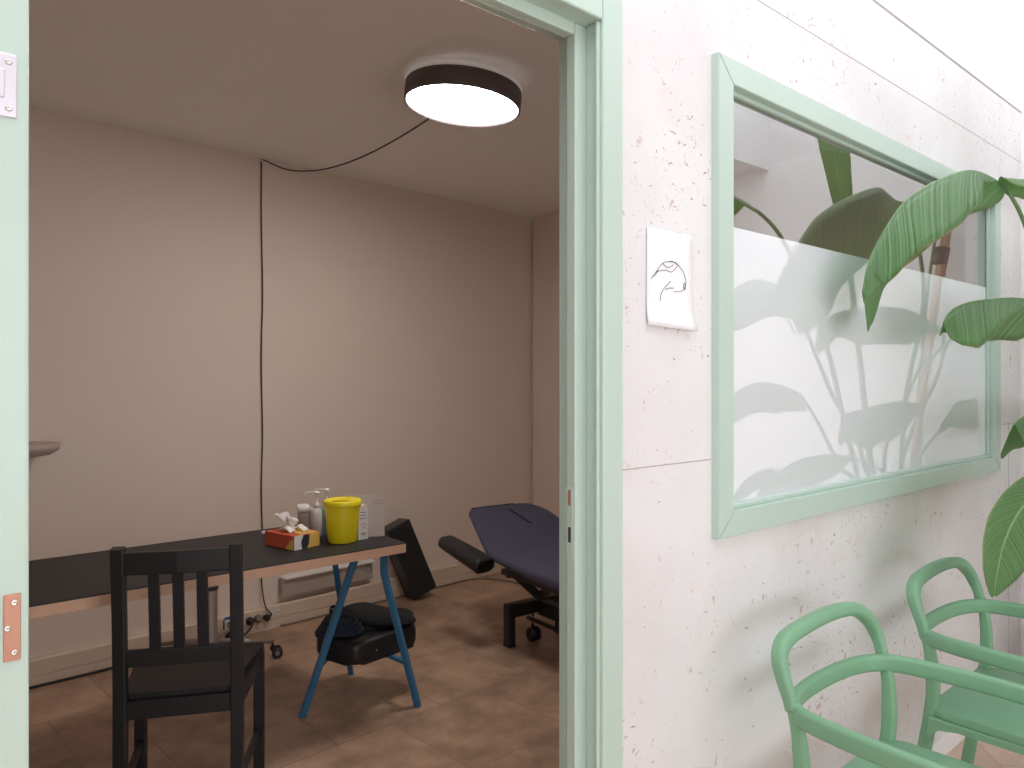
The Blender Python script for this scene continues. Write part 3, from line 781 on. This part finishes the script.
for a_, b_ in (((-XW, .028, .405), (XW, .028, .405)), ((-.195, .385, .405), (.195, .385, .405)), ((-XW, .028, .405), (-.195, .385, .405)), ((XW, .028, .405), (.195, .385, .405))):
    m = MB(); m.bar(a_, b_, .02, .055); m.build('apron', M['black'], chair)
for sx in (-1, 1):
    m = MB(); m.bar((sx*XW, .026, .145), (sx*.195, .385, .145), .016, .032, bev=.002); m.build('stretcher', M['black'], chair)

# base of a work stool with no seat
bc = Vector(((210.5-512)/F*3.62, 3.62, 0))
cast = ong(272, 658)
sb = thing('swivel_stool', 'seatless swivel stool base with steel column and castors behind the desk', 'stool', bc, atan2(cast.y-bc.y, cast.x-bc.x))
rad = .29
m = MB(); m.lathe([(.034, .085), (.040, .09), (.040, .14), (.033, .15), (.033, .385), (.030, .39)], seg=28); m.build('column', M['satin'], sb)
m = MB(); m.lathe([(.034, .378), (.037, .380), (.037, .39), (.034, .392), (.012, .393)], seg=28); m.build('collar', M['blackcord'], sb)
m = MB(); m.lathe([(.019, .39), (.019, .432), (.016, .434), (.006, .435)], seg=20); m.build('gas_rod', M['charcoal'], sb)
for k in range(5):
    a_ = 2*pi*k/5; u = Vector((cos(a_), sin(a_), 0)); v = Vector((-sin(a_), cos(a_), 0))
    m = MB(); m.sweep([u*.02+Vector((0, 0, .115)), u*.15+Vector((0, 0, .105)), u*rad+Vector((0, 0, .082))], rrect(.034, .024, .008, 3), up=(0, 0, 1), scales=[1.2, 1, .7]); m.build('foot', M['satin'], sb)
    m = MB(); m.tube([u*rad+Vector((0, 0, .09)), u*rad+Vector((0, 0, .055))], .006, 8)
    m.box(u*(rad+.012)+Vector((0, 0, .05)), (.05, .012, .022), Matrix.Rotation(a_, 3, 'Z'), .004)
    cs = m.build('caster', M['blackcord'], sb)
    for sg in (-1, 1):
        m = MB(); m.lathe([(.008, -.008), (.024, -.008), (.027, -.005), (.027, .005), (.024, .008), (.015, .009), (.006, .006)], u*(rad+.022)+v*sg*.016+Vector((0, 0, .0275)), 22, Matrix.Rotation(a_, 3, 'Z') @ Matrix.Rotation(R(-90*sg), 3, 'X')); wl = m.build('wheel', M['vinyl'], cs)
        m = MB(); m.lathe([(.003, 0), (.013, 0), (.011, .002), (.003, .003)], u*(rad+.022)+v*sg*.0235+Vector((0, 0, .0275)), 18, Matrix.Rotation(a_, 3, 'Z') @ Matrix.Rotation(R(-90*sg), 3, 'X')); m.build('wheel_cap', M['greycord'], wl)

# ---- things on the desk
Z = .74
def ond(px, py): return ong(px, py, Z)
c0, cL, cR = ond(294, 551), ond(266.7, 545), ond(322.5, 546)
tb = thing('tissue_box', 'red and yellow tissue box with a white tissue pulled up on the desk', 'tissue box', c0, atan2((c0-cL).y, (c0-cL).x))
lx = (c0-cL).length+.012; ly = .125; hz = .056
# local: x from left corner to c0 (negative), y away
m = MB(); m.box((-lx/2, ly/2, hz/2), (lx, ly, hz), bev=.0015); bx = m.build('box_shell', M['red'], tb)
m = MB(); m.box((.0004, ly*.72, hz/2), (.0012, ly*.50, hz*.97)); m.build('yellow_panel', M['cardyel'], tb)
m = MB(); m.box((.0004, ly*.17, hz/2), (.0012, ly*.33, hz*.97)); m.build('white_panel', M['plastic'], tb)
m = MB(); m.prism(rpoly([(ly*.30, .0), (ly*.26, .03), (ly*.36, hz*.97), (ly*.58, hz*.97), (ly*.56, .02), (ly*.48, .0)], .006), -.0004, .0012, fn=lambda v: Vector((.0010+v.z, v.x, v.y))); m.build('black_figure', M['ink'], tb)
m = MB(); m.prism(rpoly([(-lx*.30, -.0), (-lx*.02, -.0), (-lx*.02, .044), (-lx*.12, .034)], .01), -.0004, .0012, fn=lambda v: Vector((v.x, -.0002-v.z, v.y+.001))); m.build('yellow_flame', M['cardyel'], tb)
m = MB(); m.box((-lx*.40, ly*.62, hz+.0002), (lx*.76, ly*.6, .001)); m.build('top_panel', M['cardyel'], tb)
m = MB(); U = 12; V = 8; rows = []
for i in range(U+1):
    u = i/U; row = []
    for j in range(V+1):
        v = j/V; wd = .02+.055*v+.01*sin(v*9)
        row.append(m.bm.verts.new((-lx*.5-.035*v+(u-.5)*wd*1.6, ly*.5+.016*sin(u*12+v*2)*(.4+v)-.012*v, hz-.004+.075*v*(1-.45*abs(u-.45))+.005*sin(u*17)*v)))
    rows.append(row)
for i in range(U):
    for j in range(V): m.bm.faces.new((rows[i][j], rows[i+1][j], rows[i+1][j+1], rows[i][j+1])).smooth = True
for k in range(2):
    rows = []
    for i in range(9):
        u = i/8; row = []
        for j in range(5):
            v = j/4
            row.append(m.bm.verts.new((-lx*.5+(u-.5)*.085+.02*k, ly*.5+(k-.5)*.02+(v*.03)*(1 if k else -1), hz-.002+.018*sin(u*pi)+.014*v*(1-v)*4*(.6+.4*sin(u*14+k)))))
        rows.append(row)
    for i in range(8):
        for j in range(4): m.bm.faces.new((rows[i][j], rows[i+1][j], rows[i+1][j+1], rows[i][j+1])).smooth = True
m.build('tissue', M['tissue'], tb, solid=.001, sub=1)

yb = ond(342.5, 544.6)+Vector((0, .057, 0)); yb.z = Z; yb.x = (342.5-512)/F*yb.y
bn = thing('sharps_bin', 'round yellow plastic sharps bin with a lid on the desk', 'bin', yb)
m = MB(); m.lathe([(.05, 0), (.057, .002), (.059, .008), (.0715, .150), (.0715, .152), (.04, .152)], seg=44); m.build('bin_body', M['yellow'], bn)
m = MB(); m.lathe([(.068, .146), (.0755, .147), (.0770, .152), (.0760, .166), (.072, .172), (.066, .172), (.062, .167), (.02, .1675)], seg=44); ld = m.build('bin_lid', M['yellow'], bn)
m = MB(); m.tube(spline([(-.035, -.02, .169), (-.01, -.03, .172), (.02, -.025, .172), (.03, .0, .17), (.0, .012, .172), (-.03, .0, .17)], 5, True), .004, 8, closed=True); m.build('lid_latch', M['yellow'], ld)

def pump_bottle(px, dep, w_, h_, mt, label, nozdir, ph_):
    p = Vector(((px-512)/F*dep, dep, Z)); t = thing('pump_bottle', label, 'bottle', p)
    r = w_/2
    m = MB(); m.lathe([(r*.9, 0), (r, .004), (r, h_*.84), (r*.85, h_*.92), (r*.42, h_*.98), (r*.42, h_)], seg=30); m.build('bottle_body', mt, t)
    m = MB(); m.lathe([(r*.5, h_-.004), (r*.5, h_+.016), (.006, h_+.02), (.005, h_+ph_-.008), (.012, h_+ph_-.006), (.012, h_+ph_+.004), (.004, h_+ph_+.006)], seg=20)
    n_ = Vector((cos(nozdir), sin(nozdir), 0))
    m.tube(spline([Vector((0, 0, h_+ph_)), n_*.02+Vector((0, 0, h_+ph_+.001)), n_*.045+Vector((0, 0, h_+ph_-.002)), n_*.052+Vector((0, 0, h_+ph_-.014))], 4), .0042, 8)
    m.build('pump', M['plastic'], t)
    return t
pump_bottle(316.5, 3.13, .046, .122, M['bottle'], 'clear white pump bottle beside the yellow bin on the desk', R(185), .062)
pump_bottle(326.5, 3.17, .052, .128, M['teal'], 'pale teal pump bottle tucked behind the yellow bin', R(185), .062)
wd_ = Vector(((304-512)/F*3.18, 3.18, Z))
dsp = thing('soap_dispenser', 'boxy white dispenser behind the tissue box on the desk', 'dispenser', wd_, R(20))
m = MB(); m.box((.0, 0, .05), (.05, .05, .10), bev=.008); m.build('dispenser_body', M['greybox'], dsp)
m = MB(); m.box((-.004, -.012, .112), (.056, .066, .03), bev=.012); m.build('dispenser_head', M['plastic'], dsp)
m = MB(); m.box((.036, -.01, .055), (.026, .04, .11), bev=.006); m.build('side_flask', M['plastic'], dsp)
cn = ond(363.6, 539.6)
ct = thing('carton', 'small white printed carton standing to the right of the yellow bin', 'box', cn, TH1)
m = MB(); m.box((.0, .025, .062), (.046, .046, .124), bev=.0015); m.prism([(-.0225, .124), (.0225, .124), (.014, .141), (-.014, .141)], .002, .048, fn=lambda v: Vector((v.x, v.z, v.y))); m.build('carton_body', M['plastic'], ct)
m = MB()
for k, (z_, w_) in enumerate(((.112, .028), (.100, .030), (.088, .034), (.026, .026), (.020, .018))): m.box((.0, .0015, z_), (w_, .0008, .0028))
for k in range(16):
    a_ = 2*pi*k/16; m.box((.009*cos(a_), .0015, .058+.009*sin(a_)), (.0022, .0008, .0022))
m.build('print', M['greyink'], ct)
sn = ong(384.3, 535.6, Z)
sg = thing('sign_sheet', 'thin grey notice sheet standing upright at the right end of the desk', 'sign', sn, TH1-R(22))
m = MB(); m.box((-.061, .0, .090), (.122, .0022, .180), Matrix.Rotation(R(-6), 3, 'X'), bev=.0005); m.box((-.058, .014, .006), (.116, .03, .003)); m.build('sheet', M['sign'], sg)
m = MB()
for r__ in range(3):
    for c in range(4): m.box((-.048+c*.012+(.002 if r__ == 1 else 0), -.0035-.008*(1-r__), .150-r__*.013), (.006 if (r__+c) % 3 else .003, .001, .0032), Matrix.Rotation(R(-6), 3, 'X'))
m.build('print', M['greyink'], sg)
pl = ond(264.5, 534.5)
m = MB(); m.box((0, 0, .008), (.026, .016, .016), bev=.005); m.tube(spline([(0.01, 0, .008), (.03, .015, .006), (.05, .05, .004)], 4), .0025, 8)
tag(m.build('charger_plug', M['plastic'], None, pl, R(30)), 'tiny white charger plug lying left of the tissue box', 'plug')

# ---- on the back wall
def wall2(px, py, off):
    r = (px-512)/F; n = W2-off; k = (S2.x*r+S2.y)/(N2.x*r+N2.y); dep = n/(N2.x*r+N2.y)
    return n*k, HC+(HOR-py)/F*dep
sA, hA = wall2(282, 577, .05); sB, _ = wall2(372, 577, .05)
bxw = thing('wall_box', 'shallow grey box with a white top lip on the wall under the desk', 'wall box', P2((sA+sB)/2, W2, .165), TH2)
Lb = sB-sA
m = MB(); m.box((0, -.028, .05), (Lb, .056, .10), bev=.003); m.build('box_body', M['greybox'], bxw)
m = MB(); m.box((.01, -.038, .106), (Lb+.0, .080, .012), bev=.004); m.build('top_lip', M['plastic'], bxw)
m = MB(); m.tube([Vector((Lb/2-.03+.022*cos(2*pi*k/20), -.060, .065+.022*sin(2*pi*k/20))) for k in range(20)], .0022, 6, closed=True); m.build('ring', M['greycord'], bxw)
def socket(px, py, label, kind):
    s_, h_ = wall2(px, py, .046)
    t = thing('power_socket' if kind != 'plug' else 'power_plug', label, 'socket' if kind != 'plug' else 'plug', P2(s_, W2-.046, h_), TH2)
    if kind == 'double':
        m = MB(); m.box((0, -.003, 0), (.045, .006, .045), bev=.002); m.build('plate', M['plastic'], t)
        m = MB(); m.lathe([(.002, 0), (.016, 0), (.016, .002), (.014, .002), (.013, -.002), (.002, -.002)], (0, -.006, 0), 20, Matrix.Rotation(R(90), 3, 'X')); m.build('socket_well', M['greycord'], t)
        m = MB(); m.box((0, -.003, .034), (.05, .005, .014)); m.build('blue_sticker', M['bluesticker'], t)
        m = MB(); m.box((-.030, -.003, 0), (.006, .004, .05)); m.build('dark_edge', M['grille'], t)
    elif kind == 'small':
        m = MB(); m.box((0, -.003, 0), (.03, .006, .03), bev=.002); m.build('plate', M['plastic'], t)
        m = MB(); m.box((-.004, -.0065, 0), (.004, .002, .012)); m.box((.005, -.0065, 0), (.004, .002, .012)); m.build('socket_holes', M['grille'], t)
    else:
        mt = M['blackcord'] if kind == 'plug' else M['greycord']
        m = MB(); m.lathe([(.004, -.002), (.022, 0), (.022, .012), (.015, .03), (.006, .042)], (0, 0, 0), 20, Matrix.Rotation(R(90), 3, 'X')); m.build('plug_body', mt, t)
        if kind == 'plug':
            m = MB(); m.tube(spline([(0, -.04, 0), (-.02, -.06, -.02), (-.07, -.065, -.07+.02), (-.16, -.05, -h_+.012), (-.4, -.03, -h_+.008)], 6), .005, 8); m.build('cord', M['blackcord'], t)
    return t
socket(229, 624, 'white wall socket with a blue sticker above it, left of the plugs', 'double')
socket(249.5, 621, 'black plug with a black cord in the skirting trunk', 'plug')
socket(257.5, 618.5, 'round grey socket between the black plug and the lamp plug', 'round')
socket(270.5, 614, 'tiny socket outlet, left of the two beyond the lamp plug', 'small')
socket(277, 612, 'tiny socket outlet, last on the right of the skirting row', 'small')
# cables on the floor
def cable(pts, r, mt, label):
    m = MB(); p0 = Vector(pts[0]); m.tube(spline([Vector(p)-p0 for p in pts], 8), r, 8)
    return tag(m.build('power_cable', mt, None, p0), label, 'cable')
cable([P2(s, W2-.053-(.006 if i % 2 else 0), .0065) for i, s in enumerate((-.2, .3, .7, 1.0, 1.25))], .006, M['blackcord'], 'black cable lying along the foot of the skirting at far left')
cb = [ong(272, 621, .01), ong(290, 623.5, .006), ong(312, 617.5, .006), ong(345, 609, .006), ong(390, 598, .006), ong(440, 584.5, .006), ong(475, 579, .006), ong(505, 580.5, .006), ong(530, 588, .006), ong(550, 604, .006), ong(575, 615, .006)]
for i_, p_ in enumerate(cb):
    ov = p_.dot(N2)-(W2-.056)
    if ov > 0: cb[i_] = p_-N2*ov
cable(cb, .0055, M['greycord'], 'thin grey cable running over the floor to the treatment couch')
# bowl-like fitting by the door frame
s_, h_ = wall2(24, 444, .14)
wf = thing('wall_fitting', 'grey bowl-shaped fitting on the back wall at the left edge of the doorway', 'wall fitting', P2(s_, W2, h_), TH2)
m = MB(); m.lathe([(.135, 0), (.14, -.004), (.132, -.03), (.10, -.05), (.05, -.058), (.01, -.06)][::-1], (0, -.14, 0), 40); m.build('bowl', M['wallfit'], wf)
m = MB(); m.box((0, -.02, -.03), (.06, .05, .05), bev=.004); m.build('bracket', M['wallfit'], wf)

# leaning black bolster
lb = ong(411, 600.5)-N2*.05+Vector((0, 0, .010))
bl = thing('foam_block', 'black vinyl block tilted on the floor against the back wall right of the desk', 'cushion block', lb, TH2-R(6))
rt = Matrix.Rotation(R(-21), 3, 'Y') @ Matrix.Rotation(R(-6), 3, 'X')
m = MB(); m.box((.085, .07, .2425), (.17, .14, .485), None, .008); 
bmesh.ops.rotate(m.bm, cent=(0, 0, 0), matrix=rt, verts=m.bm.verts[:])
m.build('block', M['vinyl'], bl)

# treatment couch
BA = R(35.8)
hm = Vector((-.1204, 4.242, 0))
co = thing('treatment_couch', 'dark blue covered treatment couch with a raised head section and black frame', 'couch', hm, BA)
# local x across (v), y = -u
BHT = .503; SLOPE = .576; UH = .335
def top(v, u): return (BHT+(UH-u)*SLOPE) if u < UH else BHT
def soft(u):
    x = (UH-u)/.05
    return BHT+SLOPE*.05*(math.log1p(math.exp(x)) if x < 30 else x)
def pl_(tab, u):
    for (a, x), (b, y) in zip(tab, tab[1:]):
        if u <= b: return x+(y-x)*(u-a)/(b-a)
    return tab[-1][1]
VL = [(0, -.150), (.02, -.168), (.335, -.25), (1.9, -.25)]
VR = [(0, .17), (.015, .24), (.05, .31), (.10, .355), (.16, .382), (.335, .40), (1.9, .40)]
TK = [(0, .045), (.30, .04), (.45, .045), (.75, .075), (1.9, .09)]
us = [0, .012, .03, .06, .10, .14, .18, .22, .26, .29, .32, .35, .38, .42, .47, .55, .65, .9, 1.2, 1.6, 1.85, 1.885, 1.9]
m = MB(); rings = []
for u in us:
    e = min(u, 1.9-u); sh = .020*max(0, 1-e/.03)**2
    vl, vr, th = pl_(VL, u)+sh, pl_(VR, u)-sh, pl_(TK, u)
    cx, w_ = (vl+vr)/2, vr-vl; zt = soft(u)-sh
    prof = rrect(w_, th-2*sh, min(.026, th*.42), 5)
    rings.append([m.bm.verts.new((cx+a, -u, zt-th/2+sh+b+.010*(2*a/w_)**6*(-1 if b > 0 else 0))) for a, b in prof])
for A, B in zip(rings, rings[1:]):
    for j in range(len(A)): m.bm.faces.new((A[j], A[(j+1) % len(A)], B[(j+1) % len(A)], B[j])).smooth = True
m.bm.faces.new(rings[0]); m.bm.faces.new(list(reversed(rings[-1])))
hd = m.build('mattress', M['navy'], co)
m = MB(); m.sweep([Vector((.080, -.057, soft(.057)+.001)), Vector((.115, -.12, soft(.12)+.001)), Vector((.150, -.187, soft(.187)+.001))], rrect(.006, .003, .001, 1), up=(0, 0, 1)); m.build('face_slit', M['blackfab'], hd)
m = MB(); m.box((.075, -1.1, BHT-.10), (.50, 1.5, .03), bev=.004); m.build('couch_frame', M['charcoal'], co)
# arm pads beside the head
def pad(sx):
    t0 = Vector((-.350, -.085, .535)); t1 = Vector((-.305, -.395, .462))
    if sx > 0: t0, t1 = Vector((.505, -.10, .535)), Vector((.46, -.41, .462))
    mb = MB(); pts = spline([t0, t0*.6+t1*.4, t1], 8); n_ = len(pts)-1
    mb.sweep([pts[0]+(pts[0]-pts[1])*.5]+pts+[pts[-1]+(pts[-1]-pts[-2])*.5], rrect(.125, .075, .034, 5), up=(0, 0, 1), scales=[.62]+[.84+.24*i/n_ for i in range(n_+1)]+[.84])
    o = mb.build('arm_pad', M['vinyl'], co)
    mb = MB(); mb.bar(t1+Vector((.05 if sx < 0 else -.05, .02, .012)), Vector((-.235 if sx < 0 else .385, -.36, .44)), .018, .018); mb.build('arm_bracket', M['charcoal'], o)
pad(-1)
# under frame
post_u, base_h = .346, .222
m = MB(); m.box((.05, -post_u, base_h-.035), (.34, .05, .07), bev=.004); m.build('base_beam', M['charcoal'], co)
for vx in (-.118, .232):
    m = MB(); m.box((vx, -post_u, base_h/2+.003), (.044, .052, base_h-.006), bev=.005); lg = m.build('leg', M['charcoal'], co)
    m = MB(); m.box((vx, -post_u, .005), (.048, .056, .010), bev=.003); m.build('foot_cap', M['vinyl'], lg)
m = MB(); m.box((.05, -1.55, base_h-.035), (.34, .05, .07), bev=.004); m.build('base_beam', M['charcoal'], co)
for vx in (-.118, .232):
    m = MB(); m.box((vx, -1.55, base_h/2+.003), (.044, .052, base_h-.006), bev=.005); lg = m.build('leg', M['charcoal'], co)
    m = MB(); m.box((vx, -1.55, .005), (.048, .056, .010), bev=.003); m.build('foot_cap', M['vinyl'], lg)
m = MB(); m.bar((.10, -post_u, base_h-.05), (.10, -1.55, base_h-.05), .06, .08, bev=.004); m.build('base_rail', M['charcoal'], co)
m = MB(); m.tube([(.02, -post_u+.02, .12), (.02, -1.5, .12)], .012, 10); m.build('foot_lever', M['charcoal'], co)
m = MB(); m.tube([(.035, -post_u+.0, base_h-.07), (.035, -post_u, .06)], .008, 10); cs = m.build('caster', M['chrome'], co)
for sg_ in (-1, 1):
    m = MB(); m.lathe([(.01, -.010), (.034, -.010), (.038, -.006), (.038, .006), (.034, .010), (.020, .011), (.008, .008)], (.035+sg_*.017, -post_u-.012, .039), 26, Matrix.Rotation(R(90*sg_), 3, 'Y')); m.build('wheel', M['vinyl'], cs)
m = MB(); m.bar((-.14, -.42, .405), (-.03, -.50, .275), .045, .012, up=(0, 1, 0), bev=.003); m.build('lift_link', M['charcoal'], co)
m = MB(); m.bar((-.03, -.50, .285), (.18, -.42, .33), .02, .05, bev=.003); m.build('lift_arm', M['charcoal'], co)
m = MB(); m.bar((.05, -.60, .30), (.05, -1.3, .36), .08, .06, bev=.004); m.build('actuator', M['charcoal'], co)
m = MB(); m.bar((.13, -.43, .32), (.16, -.43, .40), .02, .02); m.build('lift_post', M['charcoal'], co)
m = MB(); m.box((-.150, -.385, .395), (.022, .022, .045), bev=.004); m.build('knob', M['vinyl'], co)

# ================================================================== CAMERA AND RENDER LOOK
cam = bpy.data.cameras.new('camera'); co_ = bpy.data.objects.new('camera', cam); COL.objects.link(co_)
co_.location = (0, 0, HC); co_.rotation_euler = (R(90), 0, 0)
cam.sensor_width = 36; cam.lens = F/1024*36; cam.shift_y = -(384-HOR)/1024; cam.clip_start = .02
scene.camera = co_
wd = bpy.data.worlds.new('world'); scene.world = wd; wd.use_nodes = True
wd.node_tree.nodes['Background'].inputs[0].default_value = (.9, .95, 1, 1); wd.node_tree.nodes['Background'].inputs[1].default_value = .3
scene.view_settings.view_transform = 'Standard'; scene.view_settings.look = 'None'
scene.view_settings.exposure = 0; scene.view_settings.gamma = 1; scene.view_settings.use_curve_mapping = False
scene.cycles.use_denoising = True
scene.cycles.max_bounces = 10; scene.cycles.diffuse_bounces = 6; scene.cycles.transparent_max_bounces = 12
